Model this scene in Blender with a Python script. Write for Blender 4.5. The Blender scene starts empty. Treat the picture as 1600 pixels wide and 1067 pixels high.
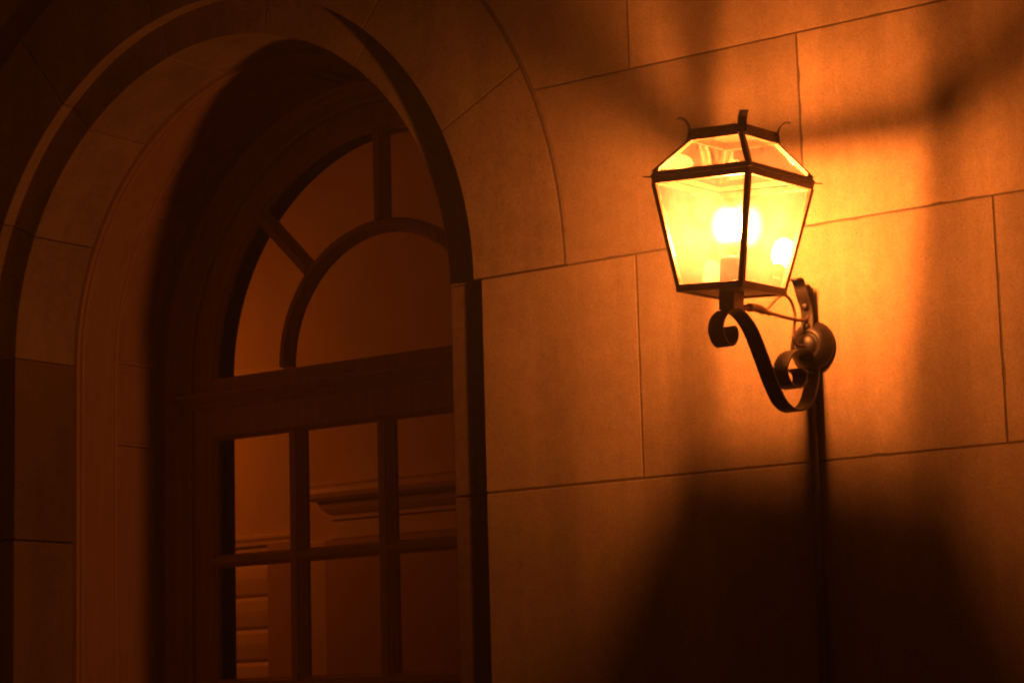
import bpy, bmesh, math, random
from math import sin, cos, pi, radians, hypot, atan2, sqrt
from mathutils import Vector, Matrix

random.seed(11)
S = bpy.context.scene
COL = S.collection

# ------------------------------------------------------------------ helpers
def link(o, parent=None):
    COL.objects.link(o)
    if parent is not None:
        o.parent = parent
        o.matrix_parent_inverse = Matrix.Translation(-parent.location)
    return o

def obj(name, bm, mat, parent=None, smooth=False, bevel=0.0, seg=2, angle=35, fix=True):
    if fix:
        bmesh.ops.recalc_face_normals(bm, faces=bm.faces[:])
    me = bpy.data.meshes.new(name)
    bm.to_mesh(me); bm.free()
    me.materials.append(mat)
    o = bpy.data.objects.new(name, me)
    link(o, parent)
    if smooth:
        for p in me.polygons: p.use_smooth = True
    if bevel > 0:
        m = o.modifiers.new('bevel', 'BEVEL')
        m.width = bevel; m.segments = seg; m.limit_method = 'ANGLE'; m.angle_limit = radians(angle)
        m.use_clamp_overlap = True
    return o

def thing(name, label, cat, loc=(0, 0, 0), group=None):
    o = bpy.data.objects.new(name, None)
    o.location = loc; o.empty_display_size = .1
    COL.objects.link(o)
    o['label'] = label; o['category'] = cat
    if group: o['group'] = group
    return o

def tag(o, label, cat):
    o['label'] = label; o['category'] = cat
    return o

def struct(name, bm, mat):
    o = obj(name, bm, mat); o['kind'] = 'structure'
    return o

def box(bm, x0, x1, y0, y1, z0, z1):
    v = [bm.verts.new(p) for p in ((x0,y0,z0),(x1,y0,z0),(x1,y1,z0),(x0,y1,z0),(x0,y0,z1),(x1,y0,z1),(x1,y1,z1),(x0,y1,z1))]
    fs = [bm.faces.new([v[i] for i in q]) for q in ((3,2,1,0),(4,5,6,7),(0,1,5,4),(1,2,6,5),(2,3,7,6),(3,0,4,7))]
    return fs

def hexa(bm, P):            # 8 corner points, bottom ring then top ring
    v = [bm.verts.new(p) for p in P]
    for q in ((3,2,1,0),(4,5,6,7),(0,1,5,4),(1,2,6,5),(2,3,7,6),(3,0,4,7)):
        bm.faces.new([v[i] for i in q])

def prism(bm, poly, d0, d1):    # poly: list of 3-D points (planar); extruded from +d0 to +d1 (vectors)
    n = len(poly)
    a = [bm.verts.new(Vector(p)+d0) for p in poly]
    b = [bm.verts.new(Vector(p)+d1) for p in poly]
    f = [bm.faces.new(a), bm.faces.new(list(reversed(b)))]
    for i in range(n):
        j = (i+1) % n
        f.append(bm.faces.new([a[j], a[i], b[i], b[j]]))
    return f

CZ = 2.88                   # springing height of every arch in the doorway
def loft(bm, rings, closed_ends=True, closed=False):
    R = [[bm.verts.new(p) for p in r] for r in rings]
    n = len(R[0]); fs = []
    m = len(R)
    for i in range(m if closed else m-1):
        A, B = R[i], R[(i+1) % m]
        for k in range(n):
            l = (k+1) % n
            fs.append(bm.faces.new([A[k], A[l], B[l], B[k]]))
    if closed_ends and not closed:
        fs.append(bm.faces.new(list(reversed(R[0])))); fs.append(bm.faces.new(R[-1]))
    return fs

def arc_sweep(bm, prof, a0, a1, seg=32, cz=CZ):     # prof (r,y); angles in degrees, 180 = left springing
    rings = []
    for i in range(seg+1):
        a = radians(a0+(a1-a0)*i/seg)
        rings.append([(r*cos(a), y, cz+r*sin(a)) for r, y in prof])
    return loft(bm, rings)

def jamb_sweep(bm, prof, z0, z1, side):             # side -1 left, +1 right
    return loft(bm, [[(side*r, y, z) for r, y in prof] for z in (z0, z1)])

def full_sweep(bm, prof, z0, seg=64):               # left jamb, arch, right jamb in one piece
    rings = [[(-r, y, z0) for r, y in prof]]
    for i in range(seg+1):
        a = pi - pi*i/seg
        rings.append([(r*cos(a), y, CZ+r*sin(a)) for r, y in prof])
    rings.append([(r, y, z0) for r, y in prof])
    return loft(bm, rings)

def catmull(P, n=6):
    P = [Vector(p) for p in P]; out = []
    for i in range(len(P)-1):
        p0 = P[i-1] if i else P[0]*2-P[1]; p1 = P[i]; p2 = P[i+1]
        p3 = P[i+2] if i+2 < len(P) else P[-1]*2-P[-2]
        for k in range(n):
            t = k/n
            out.append(.5*((2*p1)+(p2-p0)*t+(2*p0-5*p1+4*p2-p3)*t*t+(3*p1-p0-3*p2+p3)*t**3))
    out.append(P[-1]); return out

def tube(bm, P, rad, seg=10):
    P = [Vector(p) for p in P]; rings = []
    up = Vector((.31, .2, .93)).normalized()
    for i, p in enumerate(P):
        t = (P[min(i+1, len(P)-1)]-P[max(i-1, 0)]).normalized()
        u = t.cross(up)
        if u.length < 1e-3: u = t.orthogonal()
        u.normalize(); w = t.cross(u)
        r = rad[i] if isinstance(rad, (list, tuple)) else rad
        rings.append([p+(u*cos(2*pi*k/seg)+w*sin(2*pi*k/seg))*r for k in range(seg)])
    return loft(bm, rings)

def lathe(bm, prof, M, seg=32):     # prof (r,h) about local z, mapped by matrix M
    rings = []
    for k in range(seg):
        a = 2*pi*k/seg
        rings.append([M @ Vector((r*cos(a), r*sin(a), h)) for r, h in prof])
    n = len(prof); R = [[bm.verts.new(p) for p in r] for r in rings]
    for i in range(seg):
        A, B = R[i], R[(i+1) % seg]
        for k in range(n-1):
            bm.faces.new([A[k], A[k+1], B[k+1], B[k]])
    bmesh.ops.remove_doubles(bm, verts=bm.verts[:], dist=1e-6)

# ------------------------------------------------------------------ materials
class NT:
    def __init__(s, name):
        s.m = bpy.data.materials.new(name); s.m.use_nodes = True
        s.t = s.m.node_tree; s.t.nodes.clear()
        s.out = s.n('ShaderNodeOutputMaterial')
    def n(s, typ, **kw):
        nd = s.t.nodes.new(typ)
        for k, v in kw.items():
            if k in nd.inputs and not hasattr(nd, k): nd.inputs[k].default_value = v
            else: setattr(nd, k, v)
        return nd
    def l(s, a, b): s.t.links.new(a, b)
    def noise(s, vec, scale, detail=4, rough=.55):
        nd = s.n('ShaderNodeTexNoise'); nd.inputs['Scale'].default_value = scale
        nd.inputs['Detail'].default_value = detail; nd.inputs['Roughness'].default_value = rough
        s.l(vec, nd.inputs['Vector']); return nd.outputs['Fac']
    def ramp(s, fac, stops):
        nd = s.n('ShaderNodeValToRGB'); cr = nd.color_ramp
        while len(cr.elements) < len(stops): cr.elements.new(.5)
        for e, (p, c) in zip(cr.elements, stops):
            e.position = p; e.color = (*c, 1) if len(c) == 3 else c
        s.l(fac, nd.inputs['Fac']); return nd.outputs['Color']
    def mul(s, a, b, fac=1.0, typ='MULTIPLY'):
        nd = s.n('ShaderNodeMix'); nd.data_type = 'RGBA'; nd.blend_type = typ
        nd.inputs[0].default_value = fac
        s.l(a, nd.inputs[6])
        if hasattr(b, 'links'): s.l(b, nd.inputs[7])
        else: nd.inputs[7].default_value = b
        return nd.outputs[2]
    def math(s, op, a, b=None):
        nd = s.n('ShaderNodeMath'); nd.operation = op
        for i, v in enumerate((a, b)):
            if v is None: continue
            if hasattr(v, 'links'): s.l(v, nd.inputs[i])
            else: nd.inputs[i].default_value = v
        return nd.outputs[0]

def g(v): return (v, v, v)

def stone_mat(name, base, tonefac=1.0):
    m = NT(name)
    co = m.n('ShaderNodeTexCoord').outputs['Object']
    mp = m.n('ShaderNodeMapping'); mp.inputs['Scale'].default_value = (1, 1, .35); m.l(co, mp.inputs['Vector'])
    fine = m.noise(co, 150, 4, .7)
    med = m.noise(co, 22, 6, .62)
    big = m.noise(co, 2.3, 4, .55)
    tool = m.noise(mp.outputs['Vector'], 95, 3, .6)      # faint vertical tooling
    vor = m.n('ShaderNodeTexVoronoi'); vor.inputs['Scale'].default_value = 46; m.l(co, vor.inputs['Vector'])
    wn = m.noise(co, 9, 2)
    pit0 = m.ramp(vor.outputs['Distance'], [(.035, g(0)), (.12, g(1))])
    pm = m.ramp(wn, [(.44, g(1)), (.54, g(0))])          # pits only in patches
    pit = m.mul(pit0, pm, 1.0, 'LIGHTEN')
    tone = m.n('ShaderNodeAttribute', attribute_name='tone').outputs['Fac']
    c = m.n('ShaderNodeRGB'); c.outputs[0].default_value = (*base, 1)
    c1 = m.mul(c.outputs[0], m.ramp(big, [(.3, g(.82)), (.7, g(1.09))]))
    c2 = m.mul(c1, m.ramp(med, [(.3, g(.88)), (.72, g(1.07))]))
    c3 = m.mul(c2, m.ramp(fine, [(.28, g(.70)), (.72, g(1.2))]))
    c4 = m.mul(c3, m.ramp(tone, [(0, g(.74)), (1, g(1.10))]))
    c5 = m.mul(c4, m.ramp(tool, [(.3, g(.93)), (.7, g(1.04))]))
    c6 = m.mul(c5, m.ramp(pit, [(0, g(.45)), (1, g(1))]))
    # water streaks: long vertical stains
    mp2 = m.n('ShaderNodeMapping'); mp2.inputs['Scale'].default_value = (5.5, 5.5, .5); m.l(co, mp2.inputs['Vector'])
    st = m.noise(mp2.outputs['Vector'], 1.0, 5, .6)
    c7 = m.mul(c6, m.ramp(st, [(.36, g(.80)), (.56, g(1.0))]))
    b = m.n('ShaderNodeBsdfPrincipled'); b.inputs['Roughness'].default_value = .86
    b.inputs['Specular IOR Level'].default_value = .25
    m.l(c7, b.inputs['Base Color'])
    h1 = m.math('MULTIPLY', fine, .30); h2 = m.math('MULTIPLY', tool, .35)
    h3 = m.math('MULTIPLY', med, .9); h4 = m.math('MULTIPLY', pit, .8)
    h = m.math('ADD', m.math('ADD', h1, h2), m.math('ADD', h3, h4))
    bp = m.n('ShaderNodeBump'); bp.inputs['Strength'].default_value = .55; bp.inputs['Distance'].default_value = .0022
    m.l(h, bp.inputs['Height']); m.l(bp.outputs['Normal'], b.inputs['Normal'])
    m.l(b.outputs['BSDF'], m.out.inputs['Surface'])
    return m.m

def simple_mat(name, col, rough=.6, metal=0.0, var=.15, scale=30, bump=.0, spec=.5, stretch=None, bdist=.001):
    m = NT(name)
    co = m.n('ShaderNodeTexCoord').outputs['Object']
    v = co
    if stretch:
        mp = m.n('ShaderNodeMapping'); mp.inputs['Scale'].default_value = stretch; m.l(co, mp.inputs['Vector']); v = mp.outputs['Vector']
    nz = m.noise(v, scale, 6, .6)
    c = m.n('ShaderNodeRGB'); c.outputs[0].default_value = (*col, 1)
    c1 = m.mul(c.outputs[0], m.ramp(nz, [(.3, g(1-var)), (.7, g(1+var))]))
    b = m.n('ShaderNodeBsdfPrincipled'); b.inputs['Metallic'].default_value = metal
    b.inputs['Specular IOR Level'].default_value = spec
    m.l(c1, b.inputs['Base Color'])
    r = m.math('ADD', m.math('MULTIPLY', nz, .25), rough-.125); m.l(r, b.inputs['Roughness'])
    if bump:
        bp = m.n('ShaderNodeBump'); bp.inputs['Strength'].default_value = bump; bp.inputs['Distance'].default_value = bdist
        m.l(nz, bp.inputs['Height']); m.l(bp.outputs['Normal'], b.inputs['Normal'])
    m.l(b.outputs['BSDF'], m.out.inputs['Surface'])
    return m.m

def emit_mat(name, col, strength):
    m = NT(name); e = m.n('ShaderNodeEmission')
    e.inputs['Color'].default_value = (*col, 1); e.inputs['Strength'].default_value = strength
    m.l(e.outputs[0], m.out.inputs['Surface']); return m.m

def glass_mat(name, dust=.05, bloom_haze=.05, tint=(1, .98, .95), rough=.03, boost=1.6):
    m = NT(name)
    tr = m.n('ShaderNodeBsdfTransparent'); tr.inputs['Color'].default_value = (*tint, 1)
    gl = m.n('ShaderNodeBsdfGlossy'); gl.inputs['Roughness'].default_value = rough
    lw = m.n('ShaderNodeLayerWeight'); lw.inputs['Blend'].default_value = .5
    f0 = m.math('ADD', m.math('MULTIPLY', m.math('POWER', lw.outputs['Facing'], 5.0), .96), .04)   # Schlick, the same from both sides
    f2 = m.math('MULTIPLY', f0, boost); f2.node.use_clamp = True
    mx = m.n('ShaderNodeMixShader'); m.l(f2, mx.inputs[0]); m.l(tr.outputs[0], mx.inputs[1]); m.l(gl.outputs[0], mx.inputs[2])
    last = mx.outputs[0]
    co = m.n('ShaderNodeTexCoord').outputs['Object']
    nz = m.noise(co, 18, 6, .65); nf = m.noise(co, 340, 2, .5)
    sm = m.math('MULTIPLY', m.ramp(nz, [(.35, g(.45)), (.75, g(1.3))]), m.ramp(nf, [(.4, g(.6)), (.62, g(1.4))]))
    if dust:
        t = m.n('ShaderNodeBsdfTranslucent'); t.inputs['Color'].default_value = (.66, .78, .95, 1)
        d = m.n('ShaderNodeBsdfDiffuse'); d.inputs['Color'].default_value = (.8, .76, .68, 1)
        ad = m.n('ShaderNodeMixShader'); ad.inputs[0].default_value = .35
        m.l(t.outputs[0], ad.inputs[1]); m.l(d.outputs[0], ad.inputs[2])
        mm = m.n('ShaderNodeMixShader'); m.l(m.math('MULTIPLY', sm, dust), mm.inputs[0])
        m.l(last, mm.inputs[1]); m.l(ad.outputs[0], mm.inputs[2]); last = mm.outputs[0]
    if bloom_haze:
        rf = m.n('ShaderNodeBsdfRefraction'); rf.inputs['Roughness'].default_value = .55; rf.inputs['IOR'].default_value = 1.3
        mm = m.n('ShaderNodeMixShader'); mm.inputs[0].default_value = bloom_haze
        m.l(last, mm.inputs[1]); m.l(rf.outputs[0], mm.inputs[2]); last = mm.outputs[0]
    m.l(last, m.out.inputs['Surface'])
    return m.m

LAMP = (1.0, .248, .042)
GLOW = (1.0, .155, .008)
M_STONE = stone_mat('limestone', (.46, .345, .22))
M_JAMB = stone_mat('dimmed_limestone', (.27, .175, .095))  # darker copy of the limestone, with the reveal's weaker light put into the colour
M_MORTAR = simple_mat('mortar', (.11, .078, .048), .95, var=.25, scale=60, bump=.6)
M_PAVE = simple_mat('paving_stone', (.22, .20, .17), .9, var=.2, scale=8, bump=.4)
M_WOOD = simple_mat('painted_timber', (.78, .56, .37), .36, var=.10, scale=14, bump=.25, stretch=(3, 3, .35))
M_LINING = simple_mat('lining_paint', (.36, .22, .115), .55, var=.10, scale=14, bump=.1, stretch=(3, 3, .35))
M_DARK = simple_mat('dark_lining', (.045, .036, .028), .7, var=.15, scale=14)
M_PLASTER = simple_mat('interior_plaster', (.62, .55, .45), .9, var=.06, scale=3, bump=.1)
M_TRIM = simple_mat('interior_paint', (.66, .60, .50), .45, var=.05, scale=6, bump=.1)
M_DOORIN = simple_mat('interior_door_paint', (.44, .34, .25), .5, var=.06, scale=4)
M_FLOOR = simple_mat('interior_floor', (.16, .10, .06), .5, var=.2, scale=6)
M_IRON = simple_mat('wrought_iron', (.020, .015, .011), .50, metal=.2, var=.4, scale=70, bump=.7, spec=.35, bdist=.0012)
M_BRONZE = simple_mat('bronzed_iron', (.17, .11, .07), .42, metal=.5, var=.3, scale=55, bump=.35)
M_BOSS = simple_mat('blackened_iron', (.012, .009, .007), .42, metal=.1, var=.4, scale=50, bump=.4, spec=.4)
M_PIPE = simple_mat('conduit_paint', (.055, .043, .03), .6, var=.2, scale=40, bump=.3)
M_SOCK = simple_mat('porcelain_socket', (.16, .12, .085), .5, var=.2, scale=60)
M_CABLE = simple_mat('copper_tube', (.17, .10, .06), .4, metal=.5, var=.2, scale=60)
M_BULB = emit_mat('glowing_bulb', LAMP, 2180)
M_LANTERN_GLASS = glass_mat('lantern_glass', dust=.045, bloom_haze=.042, boost=2.3)
M_ROOF_GLASS = glass_mat('lantern_roof_glass', dust=.014, bloom_haze=.015, boost=1.8)
M_PANE = glass_mat('window_glass', dust=0, bloom_haze=0, boost=1.3)
M_GLOBE = emit_mat('opal_globe', GLOW, 46.0)

# ------------------------------------------------------------------ ground
bm = bmesh.new()
v = [bm.verts.new(p) for p in ((-60,-80,0),(60,-80,0),(60,.05,0),(-60,.05,0))]
bm.faces.new(v)
struct('pavement', bm, M_PAVE)

# ------------------------------------------------------------------ stone facade
WX = 9.0; WZ = 7.4
facade = thing('stone_facade', 'pale ashlar stone house front with a round-arched doorway, lit by the wall lantern', 'building')
R1 = 1.105; RJ = 1.121; R2 = .98; YR = .03; YB = .307
VP = .016                        # the voussoirs stand this far proud of the wall
JT = .0026                       # half a joint
ZS = 2.883
courses = [0.0, .299, .945, 1.591, 2.237, ZS, 3.43, 3.975, 4.52, 5.07, 5.62, 6.2, 6.8, WZ]
EXC, EXR = -.015, 1.452          # centre and radius of the back of the voussoirs
def ex_x(z, side):               # wall edge against the voussoirs, with a joint
    rr = EXR+.009
    dz = z-CZ
    return EXC+side*sqrt(max(rr*rr-dz*dz, 0))

def set_tone(bm, faces, val):
    lay = bm.loops.layers.color.get('tone') or bm.loops.layers.color.new('tone')
    for f in faces:
        for l in f.loops: l[lay] = (val, val, val, 1)

SGN = [1]
def area2(P): return sum(P[i][0]*P[(i+1) % len(P)][1]-P[(i+1) % len(P)][0]*P[i][1] for i in range(len(P)))
def block_poly(bm, poly, y0=0.0, y1=.10):
    SGN[0] = 1 if area2(poly) > 0 else -1
    q = []                                            # worn edges: small wander and a few chips
    n = len(poly)
    for i in range(n):
        a, b = Vector(poly[i]), Vector(poly[(i+1) % n])
        L = (b-a).length; k = max(1, int(L/.03)); nn = Vector((-(b-a).y, (b-a).x)).normalized() if L > 1e-6 else Vector((0,0))
        for j in range(k):
            p = a+(b-a)*(j/k)
            if j:
                w = random.random()
                p += nn*((random.random()*.0011) if w < .93 else random.uniform(.002, .0045))*SGN[0]
            q.append((p.x, p.y))
    f = prism(bm, [(x, 0, z) for x, z in q], Vector((0, y0, 0)), Vector((0, y1, 0)))
    set_tone(bm, f, random.random())

bm = bmesh.new()
for ci in range(len(courses)-1):
    z0, z1 = courses[ci]+JT, courses[ci+1]-JT
    off = 1.68 if ci % 2 == 0 else 2.235
    # right-hand and left-hand joints in this course
    xs = [off+1.11*k for k in range(-9, 9)]
    xs = [-WX]+[x for x in xs if -WX+.2 < x < WX-.2]+[WX]
    for a, b in zip(xs[:-1], xs[1:]):
        a += JT; b -= JT
        if z1 <= ZS+.01:                              # beside the doorway
            if b > RJ and a < RJ+.03:  a = None
            if a is not None and a < -RJ and b > -RJ-.03: b = None
            if a is None or b is None: continue       # quoins are built below
            if a >= -RJ and b <= RJ: continue
            block_poly(bm, [(a,z0),(b,z0),(b,z1),(a,z1)])
        else:
            topz = CZ+EXR+.009
            if z0 >= topz or min(abs(ex_x(z0,1)),9) < a or b < ex_x(z0,-1):
                block_poly(bm, [(a,z0),(b,z0),(b,z1),(a,z1)]); continue
            N = 14
            for side in (1, -1):
                lo = a if side > 0 else -b; hi = b if side > 0 else -a
                # polygon to the right of the ring (mirrored for the left)
                cx = EXC*side
                e = lambda z: cx+sqrt(max((EXR+.009)**2-(z-CZ)**2, 0))
                pts = []
                zt = min(z1, topz-1e-4)
                samp = [z0+(zt-z0)*k/N for k in range(N+1)]
                left = [(max(lo, e(z)), z) for z in samp]
                left = [p for p in left if p[0] < hi-.004]
                if len(left) < 2: continue
                if z1 > topz and lo < cx:             # block spans the crown
                    left.append((cx, topz))
                    left.append((cx, z1)); poly = [(hi, left[0][1])]+[(hi, z1)]+list(reversed(left))
                    poly = [(hi, left[0][1]), (hi, z1), (cx, z1)]+list(reversed(left[:-1]))
                else:
                    poly = [(hi, left[0][1]), (hi, z1)]
                    if z1 > left[-1][1]+1e-4: poly.append((left[-1][0], z1))
                    poly += list(reversed(left))
                if left[0][1] > z0+1e-4 and hi > e(left[0][1]): pass
                # drop doubles
                q = []
                for p in poly:
                    if not q or hypot(p[0]-q[-1][0], p[1]-q[-1][1]) > 1e-4: q.append(p)
                if len(q) < 3: continue
                block_poly(bm, [(side*x, z) for x, z in q])
obj('ashlar_wall', bm, M_STONE, facade, bevel=.0008, seg=2)

# jamb quoins: face, first step and reveal in one stone
for side in (-1, 1):
    bm = bmesh.new()
    for ci in range(5):
        z0, z1 = courses[ci]+JT, courses[ci+1]-JT
        off = 1.68 if ci % 2 == 0 else 2.235
        xs = sorted(abs(off+1.11*k) for k in range(-9, 9) if (off+1.11*k)*side > RJ+.02)
        xe = xs[0]-JT
        prof = [(xe,0),(RJ,0),(RJ,YR),(R2,YR),(R2,YB),(xe,YB)]
        f = jamb_sweep(bm, prof, z0, z1, side); set_tone(bm, f, random.random())
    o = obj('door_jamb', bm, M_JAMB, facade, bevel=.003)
    o.data.materials.append(M_STONE)                 # outer face keeps the wall limestone; the reveal's dimness is painted into its colour
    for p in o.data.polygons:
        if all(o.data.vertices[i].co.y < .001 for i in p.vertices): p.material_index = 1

# seven voussoirs, with the same step and reveal
for k in range(7):
    a1 = 180-k*180/7; a0 = 180-(k+1)*180/7
    ga = math.degrees(JT/1.1)
    b0, b1 = a0+ga, a1-ga
    if k == 6: b0 = a0+.16
    if k == 0: b1 = a1-.16
    bm = bmesh.new(); rings = []
    for i in range(15):
        a = radians(b1+(b0-b1)*i/14); c, s = cos(a), sin(a)
        re = EXC*c+sqrt(EXR**2-(EXC*s)**2)
        prof = [(re, .09), (re, -VP), (R1, -VP), (R1, YR), (R2, YR), (R2, YB), (re, YB)]
        rings.append([(r*c, y, CZ+r*s) for r, y in prof])
    f = loft(bm, rings); set_tone(bm, f, random.random())
    obj('voussoir', bm, M_STONE, facade, bevel=.0007)

# mortar and rubble core behind the stones
bm = bmesh.new()
def holed(r, y0, y1, top=WZ):
    poly = [(-WX,0,0),(-r,0,0)]+[(r*cos(pi-pi*i/64),0,CZ+r*sin(pi-pi*i/64)) for i in range(65)]+[(r,0,0),(WX,0,0),(WX,0,top),(-WX,0,top)]
    prism(bm, poly, Vector((0,y0,0)), Vector((0,y1,0)))
holed(R1+.024, .0012, .036)
arc_sweep(bm, [(1.447,.05),(1.447,-VP+.0007),(R1+.003,-VP+.0007),(R1+.003,.05)], 179.9, .1, 64)
holed(R2+.050, .0365, .955, WZ-.002)
obj('wall_core', bm, M_MORTAR, facade)

# ------------------------------------------------------------------ arched window-door and its lining
door = thing('arched_doorway', 'deep-set timber arched glazed door with a fanlight of radiating bars', 'door', (0, .87, 0))
# roll mould closing the stone reveal
bm = bmesh.new()
full_sweep(bm, [(1.0,.305),(.9795,.3075),(.966,.310),(.961,.318),(.964,.327),(.973,.331),(.964,.335),(.961,.344),(.966,.352),(.972,.355),(1.0,.3555)], 0)
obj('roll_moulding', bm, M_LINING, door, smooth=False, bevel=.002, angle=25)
# lining with sunk panels
bm = bmesh.new()
full_sweep(bm, [(1.01,.3557),(.972,.3557),(.972,.496),(.964,.499),(.960,.506),(.963,.513),(.972,.517),(.978,.523),(.978,.686),(.972,.692),(.963,.696),(.960,.703),(.964,.710),(.972,.713),(.972,.752),(1.01,.752)], 0)
rp = [(1.0,.519),(.9712,.519),(.9712,.690),(1.0,.690)]
bp = [(1.0,.5125),(.9615,.5125),(.9615,.6965),(1.0,.6965)]
for side in (-1, 1):
    jamb_sweep(bm, rp, 2.62, ZS-.003, side)
    jamb_sweep(bm, rp, 0, .2, side); jamb_sweep(bm, rp, 1.15, 1.3, side)
arc_sweep(bm, rp, 180, 178.3, 3); arc_sweep(bm, rp, 1.7, 0, 3)
for a in (142.3, 90, 37.7):
    arc_sweep(bm, rp, a+1.9, a-1.9, 6)
    for e in (1.9, -1.9): arc_sweep(bm, bp, a+e+.32, a+e-.32, 2)
arc_sweep(bm, bp, 178.3, 177.6, 2); arc_sweep(bm, bp, 2.4, 1.7, 2)
for side in (-1, 1):                                  # beads round the sunk panels
    jamb_sweep(bm, bp, 2.606, 2.618, side); jamb_sweep(bm, bp, 1.302, 1.314, side); jamb_sweep(bm, bp, 1.136, 1.148, side)
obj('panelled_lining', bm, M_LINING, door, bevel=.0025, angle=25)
# shadow gap cove and frame
bm = bmesh.new()
full_sweep(bm, [(1.022,.7522),(1.010,.7522),(1.010,.782),(.992,.786),(.985,.793),(.985,.803),(.992,.810),(1.006,.813),(1.006,.838),(.988,.842),(.984,.850),(.976,.8505),(.976,.857),(.938,.857),(.932,.862),(.932,.930),(1.022,.930)], 0)
obj('door_frame', bm, M_WOOD, door, bevel=.003, angle=25)
# stiles that follow the arch
bm = bmesh.new()
full_sweep(bm, [(.9235,.884),(.9235,.871),(.920,.868),(.858,.868),(.856,.876),(.848,.877),(.840,.884),(.836,.895),(.830,.897),(.830,.918),(.9315,.918),(.9315,.884)], 0)
obj('stile', bm, M_WOOD, door, bevel=.0015, angle=25)
# dark inner lining behind the glass
bm = bmesh.new()
full_sweep(bm, [(.99,.9305),(.832,.9305),(.832,.997),(.99,.997)], 0)
obj('inner_lining', bm, M_DARK, door)

def bar_x(bm, x0, x1, prof):      # profile (y,z) extruded along x
    prism(bm, [(0, y, z) for y, z in prof], Vector((x0,0,0)), Vector((x1,0,0)))
bm = bmesh.new()
bar_x(bm, -.8295, .8295, [(.868,2.868),(.868,2.822),(.873,2.819),(.918,2.819),(.918,2.874),(.890,2.874),(.882,2.870)])
bar_x(bm, -.9885, .9885, [(.918,2.8185),(.836,2.8185),(.826,2.813),(.826,2.799),(.834,2.795),(.838,2.788),(.850,2.779),(.858,2.777),(.858,2.767),(.864,2.762),(.8665,2.757),(.918,2.757)])
bar_x(bm, -.8298, .8298, [(.8705,2.7565),(.8705,2.652),(.876,2.648),(.882,2.643),(.892,2.6375),(.918,2.6375),(.918,2.7565)])
obj('transom', bm, M_WOOD, door, bevel=.0015, angle=25)

MH = .0375
def muntin_prof(h=MH, y=.872):    # (across, y)
    y -= .005
    return [(-h,.918),(-h,.900),(-h*.84,.897),(-h*.70,.888),(-h*.60,.880),(-h*.44,.879),(-h*.40,y),(h*.40,y),(h*.44,.879),(h*.60,.880),(h*.70,.888),(h*.84,.897),(h,.900),(h,.918)]
XC = (-.422, 0.0, .422)
rows = [(2.20,2.637),(1.737,2.163),(1.274,1.70),(.82,1.237)]
for xc in XC:
    bm = bmesh.new()
    prism(bm, [(xc+a, y, 0) for a, y in muntin_prof()], Vector((0,0,.80)), Vector((0,0,2.6385)))
    obj('muntin', bm, M_WOOD, door)
for i in range(4):
    zc = (rows[i][0]+(rows[i+1][1] if i < 3 else .782))/2
    bm = bmesh.new()
    bar_x(bm, -.8297, .8297, [(y+.0012, zc+a*.64) for a, y in muntin_prof()])
    obj('glazing_bar', bm, M_WOOD, door)
bm = bmesh.new()
box(bm, -.8296, .8296, .8725, .918, .01, .79); obj('bottom_panel', bm, M_WOOD, door, bevel=.004)
# fanlight bars
bm = bmesh.new()
hp = [(.470+a*.72, y) for a, y in muntin_prof(y=.8712)]
arc_sweep(bm, hp, 180, 0, 48)
obj('fanlight_hub', bm, M_WOOD, door)
for ang in (45, 90, 135):
    bm = bmesh.new(); c, s = cos(radians(ang)), sin(radians(ang))
    pr = muntin_prof(.031, .8722)
    lo = [( .492*c - a*s, y, CZ+.492*s + a*c) for a, y in pr]
    d = Vector((c,0,s))
    prism(bm, lo, Vector((0,0,0)), d*(.8345-.492))
    obj('fanlight_bar', bm, M_WOOD, door)
# panes (4 mm glass)
def pane(poly):
    bm = bmesh.new(); prism(bm, [(x, 0, z) for x, z in poly], Vector((0,.903,0)), Vector((0,.907,0)))
    obj('pane', bm, M_PANE, door)
edges = [(-.833,-.452),(-.392,-.030),(.030,.392),(.452,.833)]
for z0, z1 in rows:
    for x0, x1 in edges:
        pane([(x0,z0-.006),(x1,z0-.006),(x1,z1+.004),(x0,z1+.004)])
pane([(.44*cos(pi*i/40), CZ+.44*sin(pi*i/40)) for i in range(41)])
for a0 in (0, 45, 90, 135):
    A = [radians(a0+1.5+(42)*i/16) for i in range(17)]
    pane([(.835*cos(a), CZ+.835*sin(a)) for a in A]+[(.50*cos(a), CZ+.50*sin(a)) for a in reversed(A)])

# ------------------------------------------------------------------ room seen through the glass
IX0, IX1, IY, IZ = -5.2, 3.2, 3.0, 5.9
bm = bmesh.new(); box(bm, IX0, IX1, IY, IY+.15, .0, IZ)
struct('back_wall', bm, M_PLASTER)
bm = bmesh.new(); box(bm, IX0-.15, IX0, .96, IY, 0, IZ)
struct('side_wall', bm, M_PLASTER)
bm = bmesh.new(); box(bm, IX1, IX1+.15, .96, IY, 0, IZ)
struct('side_wall', bm, M_PLASTER)
bm = bmesh.new(); box(bm, IX0, IX1, .96, IY, IZ, IZ+.15); struct('ceiling', bm, M_PLASTER)
bm = bmesh.new(); box(bm, IX0, IX1, .96, IY, .002, .02); struct('floor', bm, M_FLOOR)

idoor = thing('interior_doorway', 'interior doorway under a moulded cornice, seen through the middle panes', 'doorway', (-1.4, IY, 0))
X0, X1 = -1.985, -.50
bm = bmesh.new()
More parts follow.
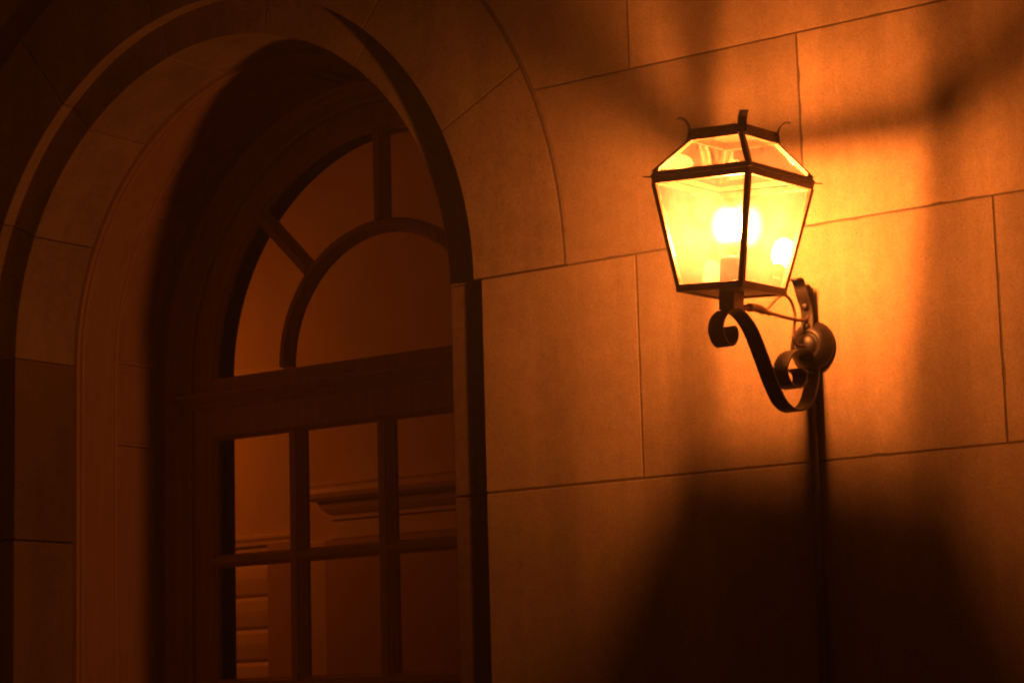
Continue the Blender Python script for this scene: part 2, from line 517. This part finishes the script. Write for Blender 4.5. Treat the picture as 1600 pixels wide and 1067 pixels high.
# cornice returns at both ends: swept profile (proj, z) round three sides
cp = [(0,2.43),(.054,2.43),(.054,2.440),(.046,2.442),(.046,2.520),(.060,2.522),(.060,2.537),(.050,2.540),(.050,2.546),(.064,2.549),(.084,2.572),(.098,2.600),(.100,2.606),(.124,2.609),(.142,2.622),(.150,2.644),(.147,2.664),(.136,2.678),(.142,2.682),(.142,2.694),(0,2.698)]
rings = []
for sx, ex in ((X0,-1),(X0,-1),(X1,1),(X1,1)): pass
rings = [[(X0-p, IY-.001, z) for p, z in cp], [(X0-p, IY-p-.001, z) for p, z in cp], [(X1+p, IY-p-.001, z) for p, z in cp], [(X1+p, IY-.001, z) for p, z in cp]]
loft(bm, rings); obj('cornice', bm, M_TRIM, idoor)
for x0, x1 in ((X0-.0, X0-.101), (X1-.11, X1)):
    bm = bmesh.new(); box(bm, x0-.20, x1+.03, IY-.05, IY-.001, .02, 2.429); obj('architrave', bm, M_TRIM, idoor, bevel=.006)
bm = bmesh.new(); box(bm, X0-.099, X1-.10, IY-.0515, IY-.0015, .02, 2.4285)
obj('door_leaf', bm, M_DOORIN, idoor, bevel=.003)

sh = thing('slatted_shutter', 'pale shutter of wide horizontal slats left of the interior doorway', 'shutter', (-2.8, IY, 0))
bm = bmesh.new()
for k in range(16):
    z1 = 2.34-.158*k; z0 = z1-.153
    if z0 < .1: break
    pr = [(IY-.002,z0),(IY-.014,z0),(IY-.022,z0+.012),(IY-.030,z0+.06),(IY-.032,z0+.085),(IY-.027,z1-.02),(IY-.014,z1),(IY-.002,z1)]
    bar_x(bm, -3.6, -2.475, pr)
obj('slats', bm, M_TRIM, sh, bevel=.003)
bm = bmesh.new(); box(bm, -2.473, -2.225, IY-.034, IY-.0015, .02, 2.43); obj('frame_board', bm, M_DOORIN, sh, bevel=.004)
bm = bmesh.new(); bar_x(bm, -3.7, -2.30, [(IY-.002,2.433),(IY-.020,2.433),(IY-.022,2.452),(IY-.030,2.462),(IY-.033,2.468),(IY-.033,2.484),(IY-.002,2.490)])
obj('head_moulding', bm, M_TRIM, sh, bevel=.003)

pend = thing('pendant_lamp', 'white globe lamp hanging inside left of the glazed door', 'lamp', (-3.35, 1.95, IZ))
bm = bmesh.new(); lathe(bm, [(0,-.11),(.05,-.1),(.085,-.07),(.11,0),(.085,.07),(.05,.1),(.03,.108)], Matrix.Translation((-3.35,1.95,3.12)), 24)
obj('globe', bm, M_GLOBE, pend, smooth=True)
bm = bmesh.new(); tube(bm, [(-3.35,1.95,3.23),(-3.35,1.95,IZ-.03)], .006, 8); obj('rod', bm, M_IRON, pend)
bm = bmesh.new(); lathe(bm, [(.0,-.03),(.05,-.03),(.06,-.002),(0,-.002)], Matrix.Translation((-3.35,1.95,IZ)), 24); obj('ceiling_rose', bm, M_IRON, pend)

# ------------------------------------------------------------------ wall lantern on its bracket
AX = lambda y: 2.245+.0925*y
lan = thing('wall_lantern', 'lit four-sided glass lantern on a black scrolled iron wall bracket', 'lantern', (2.245, 0, 2.55))
ORG = Vector((2.2291, -.37, 2.9))
T = Matrix.Translation(ORG) @ Matrix.Rotation(.0726,4,'Y') @ Matrix.Rotation(.0141,4,'X') @ Matrix.Rotation(-.0543,4,'Z')
def W(x, y, z): return T @ Vector((x, y, z-2.9))
HB, HR, HC = .0979, .150, .0809
ZB, ZR, ZC = 2.6595, 2.9488, 3.0633
CORN = [(-1,-1),(1,-1),(1,1),(-1,1)]

def sq_ring(bm, ho0, hi0, z0, ho1, hi1, z1):     # square frame, outer/inner half widths at bottom and top
    A = [[bm.verts.new(W(sx*h, sy*h, z)) for sx, sy in CORN] for h, z in ((ho0,z0),(ho1,z1),(hi1,z1),(hi0,z0))]
    for i in range(4):
        P, Q = A[i], A[(i+1) % 4]
        for k in range(4):
            l = (k+1) % 4
            bm.faces.new([P[k], P[l], Q[l], Q[k]])

def bar4(bm, p0, p1, u, w, t):                   # bar between local points with axes u, w and half size t
    p0, p1, u, w = map(Vector, (p0, p1, u, w))
    hexa(bm, [W(*(p+u*a*t+w*b*t)) for p in (p0, p1) for a, b in ((-1,-1),(1,-1),(1,1),(-1,1))])

# base tray
bm = bmesh.new()
sq_ring(bm, HB+.005, HB-.010, ZB-.0095, HB+.007, HB-.008, ZB+.0095)
obj('base_frame', bm, M_BRONZE, lan, bevel=.0012)
bm = bmesh.new()
P = [W(sx*(HB-.0102), sy*(HB-.0102), z) for z in (ZB-.006, ZB-.001) for sx, sy in CORN]
hexa(bm, P); obj('base_plate', bm, M_BRONZE, lan)
# body posts and roof hips
for sx, sy in CORN:
    bm = bmesh.new()
    bar4(bm, (sx*HB, sy*HB, ZB+.009), (sx*(HR-.004), sy*(HR-.004), ZR-.0165), (1,0,0), (0,1,0), .0071)
    obj('corner_post', bm, M_BRONZE, lan, bevel=.001)
for sx, sy in CORN:
    bm = bmesh.new()
    bar4(bm, (sx*(HR-.003), sy*(HR-.003), ZR+.0145), (sx*HC, sy*HC, ZC-.0150), (1,0,0), (0,1,0), .0072)
    obj('roof_hip', bm, M_BRONZE, lan, bevel=.001)
bm = bmesh.new()
sq_ring(bm, HR+.001, HR-.012, ZR-.017, HR+.003, HR-.011, ZR-.0015)     # top rail of the body
sq_ring(bm, HR+.006, HR-.012, ZR+.0015, HR-.001, HR-.015, ZR+.0150)     # drip rail of the roof
sq_ring(bm, HR+.009, HR-.002, ZR-.0012, HR+.009, HR-.002, ZR+.0012)     # thin lip between
for sx, sy in CORN:                                                      # pointed tips of the lip
    a = HR+.007
    hexa(bm, [W(x, y, z) for z in (ZR-.001, ZR+.0016) for x, y in ((sx*a-sy*.006*0-.005*sx, sy*a+.003*sy), (sx*a+.003*sx, sy*a-.005*sy), (sx*(a+.013), sy*(a+.0115)), (sx*(a+.0115), sy*(a+.013)))])
obj('eaves_frame', bm, M_BRONZE, lan, bevel=.0008)
bm = bmesh.new()
sq_ring(bm, HC+.008, HC-.005, ZC-.0155, HC+.004, HC-.004, ZC+.0155)
obj('cap_frame', bm, M_BRONZE, lan, bevel=.001)
bm = bmesh.new()
hexa(bm, [W(sx*(HC-.0042), sy*(HC-.0042), z) for z in (ZC+.004, ZC+.008) for sx, sy in CORN]); obj('cap_plate', bm, M_BRONZE, lan)
# curled leaf finials at the cap corners
for sx, sy in CORN:
    bm = bmesh.new(); d = Vector((sx, sy, 0)).normalized(); n = Vector((-sy, sx, 0)).normalized()
    prof = catmull([(.000,-.010),(-.002,.008),(.000,.022),(.008,.036),(.020,.043),(.032,.0415)], 5)
    rings = []
    base = Vector((sx*(HC+.003), sy*(HC+.003), ZC))
    m = len(prof)
    for i, q in enumerate(prof):
        t = (prof[min(i+1,m-1)]-prof[max(i-1,0)]).normalized(); nn = Vector((-t.y, t.x))
        wd = .0122*(1-.12*(i/(m-1))**4) if i < m-1 else .007
        ring = []
        for a, b in ((-1,-1),(1,-1),(1,1),(-1,1)):
            r = q.x+nn.x*.0011*b; h = q.y+nn.y*.0011*b
            ring.append(W(*(base+d*r+n*wd*a+Vector((0,0,h)))))
        rings.append(ring)
    loft(bm, rings); obj('leaf_finial', bm, M_IRON, lan, bevel=.0006)
# glass
def gl_pane(a, b, c, d, name):
    a, b, c, d = map(Vector, (a, b, c, d)); n = (b-a).cross(d-a).normalized()*.0012
    bm = bmesh.new(); hexa(bm, [W(*(p-n)) for p in (a,b,c,d)]+[W(*(p+n)) for p in (a,b,c,d)])
    obj(name, bm, M_ROOF_GLASS if name == 'roof_pane' else M_LANTERN_GLASS, lan)
for k in range(4):
    (ax, ay), (bx, by) = CORN[k], CORN[(k+1) % 4]
    i0, i1 = HB-.0015, HR-.0055
    def pt(h, s, z, ins=.006):
        # point along an edge, inset from both posts
        f = (h-ins)/h
        mx, my = (ax+bx)/2, (ay+by)/2
        ex, ey = (bx-ax)/2, (by-ay)/2
        return (h*(mx+ex*s*f), h*(my+ey*s*f), z)
    gl_pane(pt(i0,-1,ZB+.0097), pt(i0,1,ZB+.0097), pt(i1,1,ZR-.0172), pt(i1,-1,ZR-.0172), 'body_pane')
    i0, i1 = HR-.0055, HC-.001
    gl_pane(pt(i0,-1,ZR+.0152), pt(i0,1,ZR+.0152), pt(i1,1,ZC-.0157), pt(i1,-1,ZC-.0157), 'roof_pane')
# stem, socket and bulb
bm = bmesh.new()
hexa(bm, [W(sx*.0235, sy*.0235, z) for z in (ZB-.052, ZB-.0062) for sx, sy in CORN]); obj('stem', bm, M_BRONZE, lan, bevel=.001)
bm = bmesh.new()
lathe(bm, [(0,0),(.032,0),(.032,.010),(.0285,.013),(.0285,.083),(.025,.088),(.0145,.090),(0,.090)], T @ Matrix.Translation((0,0,ZB-2.9)), 40)
for i in range(20):
    a = 2*pi*i/20
    bmesh.ops.create_cone(bm, cap_ends=True, segments=8, radius1=.0022, radius2=.0022, depth=.068, matrix=T @ Matrix.Translation((.0285*cos(a), .0285*sin(a), ZB-2.9+.048)))
obj('lamp_socket', bm, M_SOCK, lan, smooth=False)
BZ = 2.830
bm = bmesh.new()
lathe(bm, [(0,-.043*cos(.5))]+[(.028*sin(t), -.043*cos(t)) for t in [.5+(pi-.5)*i/16 for i in range(17)]], T @ Matrix.Translation((0,.004,BZ-2.9)), 32)
obj('bulb', bm, M_BULB, lan, smooth=True)
bm = bmesh.new()
lathe(bm, [(.0125,-.089),(.0130,-.066),(.0132,-.058),(.0136,-.048),(.0136,-.0378)], T @ Matrix.Translation((0,.004,BZ-2.9)), 24)
obj('bulb_neck', bm, M_SOCK, lan, smooth=True)

# bracket (straps lie in an upright plane square to the wall)
def strap(name, P, width, th, mat=M_IRON, n=6, dx=0, taper=None):
    pts = catmull([(y, z) for y, z in P], n); m = len(pts); rings = []
    for i, q in enumerate(pts):
        t = (pts[min(i+1,m-1)]-pts[max(i-1,0)]).normalized(); nn = Vector((-t.y, t.x))
        w2 = width/2
        ring = []
        for a, b in ((-1,-1),(1,-1),(1,1),(-1,1)):
            y = q.x+nn.x*th/2*b; z = q.y+nn.y*th/2*b
            ring.append((AX(y)+dx+a*w2, y, z))
        rings.append(ring)
    bm = bmesh.new(); loft(bm, rings)
    return obj(name, bm, mat, lan, bevel=.0012)
strap('scroll_arm', [(-.397,2.554),(-.386,2.560),(-.377,2.549),(-.380,2.528),(-.400,2.511),(-.425,2.518),(-.441,2.550),(-.425,2.585),(-.388,2.605),(-.342,2.602),(-.292,2.565),(-.246,2.493),(-.208,2.428),(-.168,2.380),(-.114,2.364),(-.056,2.386),(-.024,2.436),(-.014,2.485),(-.034,2.521),(-.083,2.530),(-.135,2.511),(-.163,2.470),(-.148,2.436),(-.110,2.426),(-.078,2.442),(-.076,2.468),(-.096,2.478)], .045, .0060)
strap('upper_strap', [(-.092,2.722),(-.066,2.724),(-.055,2.708),(-.046,2.684),(-.030,2.655),(-.026,2.620),(-.032,2.585),(-.040,2.55),(-.036,2.515)], .036, .0055)
strap('back_bar', [(-.022,2.716),(-.010,2.706),(-.006,2.68),(-.005,2.60),(-.005,2.50),(-.005,2.392)], .028, .006, dx=-.008)
# stay rod and cable
tubeP = lambda P, k=6: [Vector((AX(q.x), q.x, q.y)) for q in catmull(P, k)]
bm = bmesh.new(); tube(bm, tubeP([(-.385,2.612),(-.307,2.618),(-.216,2.619),(-.10,2.614),(-.040,2.617),(-.022,2.632),(-.018,2.655)]), .0052, 10)
obj('stay_rod', bm, M_CABLE, lan, smooth=True)
bm = bmesh.new(); tube(bm, tubeP([(-.330,2.617),(-.300,2.622),(-.262,2.626),(-.228,2.622),(-.20,2.618)]), [.005]+[.0085]*6+[.0115]*12+[.0075]*6, 10)
obj('rod_collar', bm, M_CABLE, lan, smooth=True)
bm = bmesh.new(); tube(bm, tubeP([(-.222,2.620),(-.182,2.650),(-.152,2.669),(-.122,2.675),(-.096,2.658),(-.084,2.624),(-.091,2.586),(-.098,2.560),(-.080,2.545),(-.045,2.546)]), .0042, 10)
obj('cable', bm, M_CABLE, lan, smooth=True)
# domed wall boss
MB = Matrix.Translation((2.243, -.001, 2.549)) @ Matrix.Rotation(pi/2, 4, 'X')
bm = bmesh.new()
lathe(bm, [(0,0),(.068,0),(.068,.007),(.065,.012),(.058,.022),(.050,.031),(.042,.037),(.036,.0395),(.034,.0365),(.031,.038),(.027,.0435),(.016,.049),(.006,.051),(0,.0512)], MB, 48)
obj('wall_boss', bm, M_BOSS, lan, smooth=True)
# bolts
for y, z, dx in ((-.032,2.655,0), (-.008,2.417,-.004), (-.008,2.475,-.004), (-.030, 2.60, 0)):
    bm = bmesh.new(); M = Matrix.Translation((AX(y)+dx, y, z)) @ Matrix.Rotation(pi/2, 4, 'X')
    lathe(bm, [(0,-.004),(.0105,-.004),(.0105,.004),(.009,.008),(.005,.0105),(0,.0112)], M, 16); obj('bolt', bm, M_IRON, lan, smooth=True)

# ------------------------------------------------------------------ conduit below the bracket
cond = thing('conduit_pipe', 'thin dark vertical pipe running down the wall below the lantern bracket', 'pipe', (2.235, -.014, 0))
bm = bmesh.new(); tube(bm, [(2.235,-.0135,0),(2.235,-.0135,1.2),(2.235,-.0135,2.392)], .0125, 16); obj('tube', bm, M_PIPE, cond, smooth=True)
for z in (.7, 1.45):
    bm = bmesh.new(); box(bm, 2.205, 2.265, -.0275, -.0005, z, z+.018); obj('pipe_clip', bm, M_PIPE, cond, bevel=.003)

# ------------------------------------------------------------------ thin scattering volume added to stand in for lens bloom round the lamp
m = NT('bloom_volume'); pv = m.n('ShaderNodeVolumePrincipled')
pv.inputs['Color'].default_value = (.9, .9, .9, 1); pv.inputs['Density'].default_value = .010; pv.inputs['Anisotropy'].default_value = .35
m.l(pv.outputs[0], m.out.inputs['Volume'])
bm = bmesh.new(); box(bm, -62, 62, -82, 12, -1.0, 9.5)
hz = obj('bloom_haze', bm, m.m); hz['kind'] = 'stuff'

# ------------------------------------------------------------------ camera
Rm = [[0.8031254859230379, -0.11467473120644579, -0.5846701291186455], [0.5951922592737563, 0.10974533749613369, 0.7960541033111138], [-0.027122469678956387, -0.9873224736227719, 0.15639278985274535]]
right = Vector([r[0] for r in Rm]); down = Vector([r[1] for r in Rm]); fwd = Vector([r[2] for r in Rm])
cd = bpy.data.cameras.new('camera'); cam = bpy.data.objects.new('camera', cd); COL.objects.link(cam)
mw = Matrix.Identity(4)
for i in range(3):
    mw[i][0] = right[i]; mw[i][1] = -down[i]; mw[i][2] = -fwd[i]
mw.translation = Vector((5.27, -5.5, 1.6))
cam.matrix_world = mw
cd.sensor_fit = 'HORIZONTAL'; cd.sensor_width = 36; cd.lens = 3632.69/1600*36
cd.clip_start = .1; cd.clip_end = 300
cd.dof.use_dof = True; cd.dof.focus_distance = 6.25; cd.dof.aperture_fstop = 10.0
S.camera = cam

# ------------------------------------------------------------------ night sky: a faint town glow
w = bpy.data.worlds.new('World'); S.world = w; w.use_nodes = True
bg = w.node_tree.nodes['Background']
bg.inputs['Color'].default_value = (1, .2, .008, 1); bg.inputs['Strength'].default_value = .027

S.view_settings.view_transform = 'Standard'; S.view_settings.look = 'None'
S.view_settings.exposure = 0; S.view_settings.gamma = 1
S.render.engine = 'CYCLES'
S.cycles.use_denoising = True
S.cycles.filter_width = 2.1
S.cycles.max_bounces = 10; S.cycles.transparent_max_bounces = 24
S.cycles.diffuse_bounces = 6; S.cycles.glossy_bounces = 5
S.cycles.caustics_reflective = False; S.cycles.caustics_refractive = False
S.cycles.sample_clamp_indirect = 150
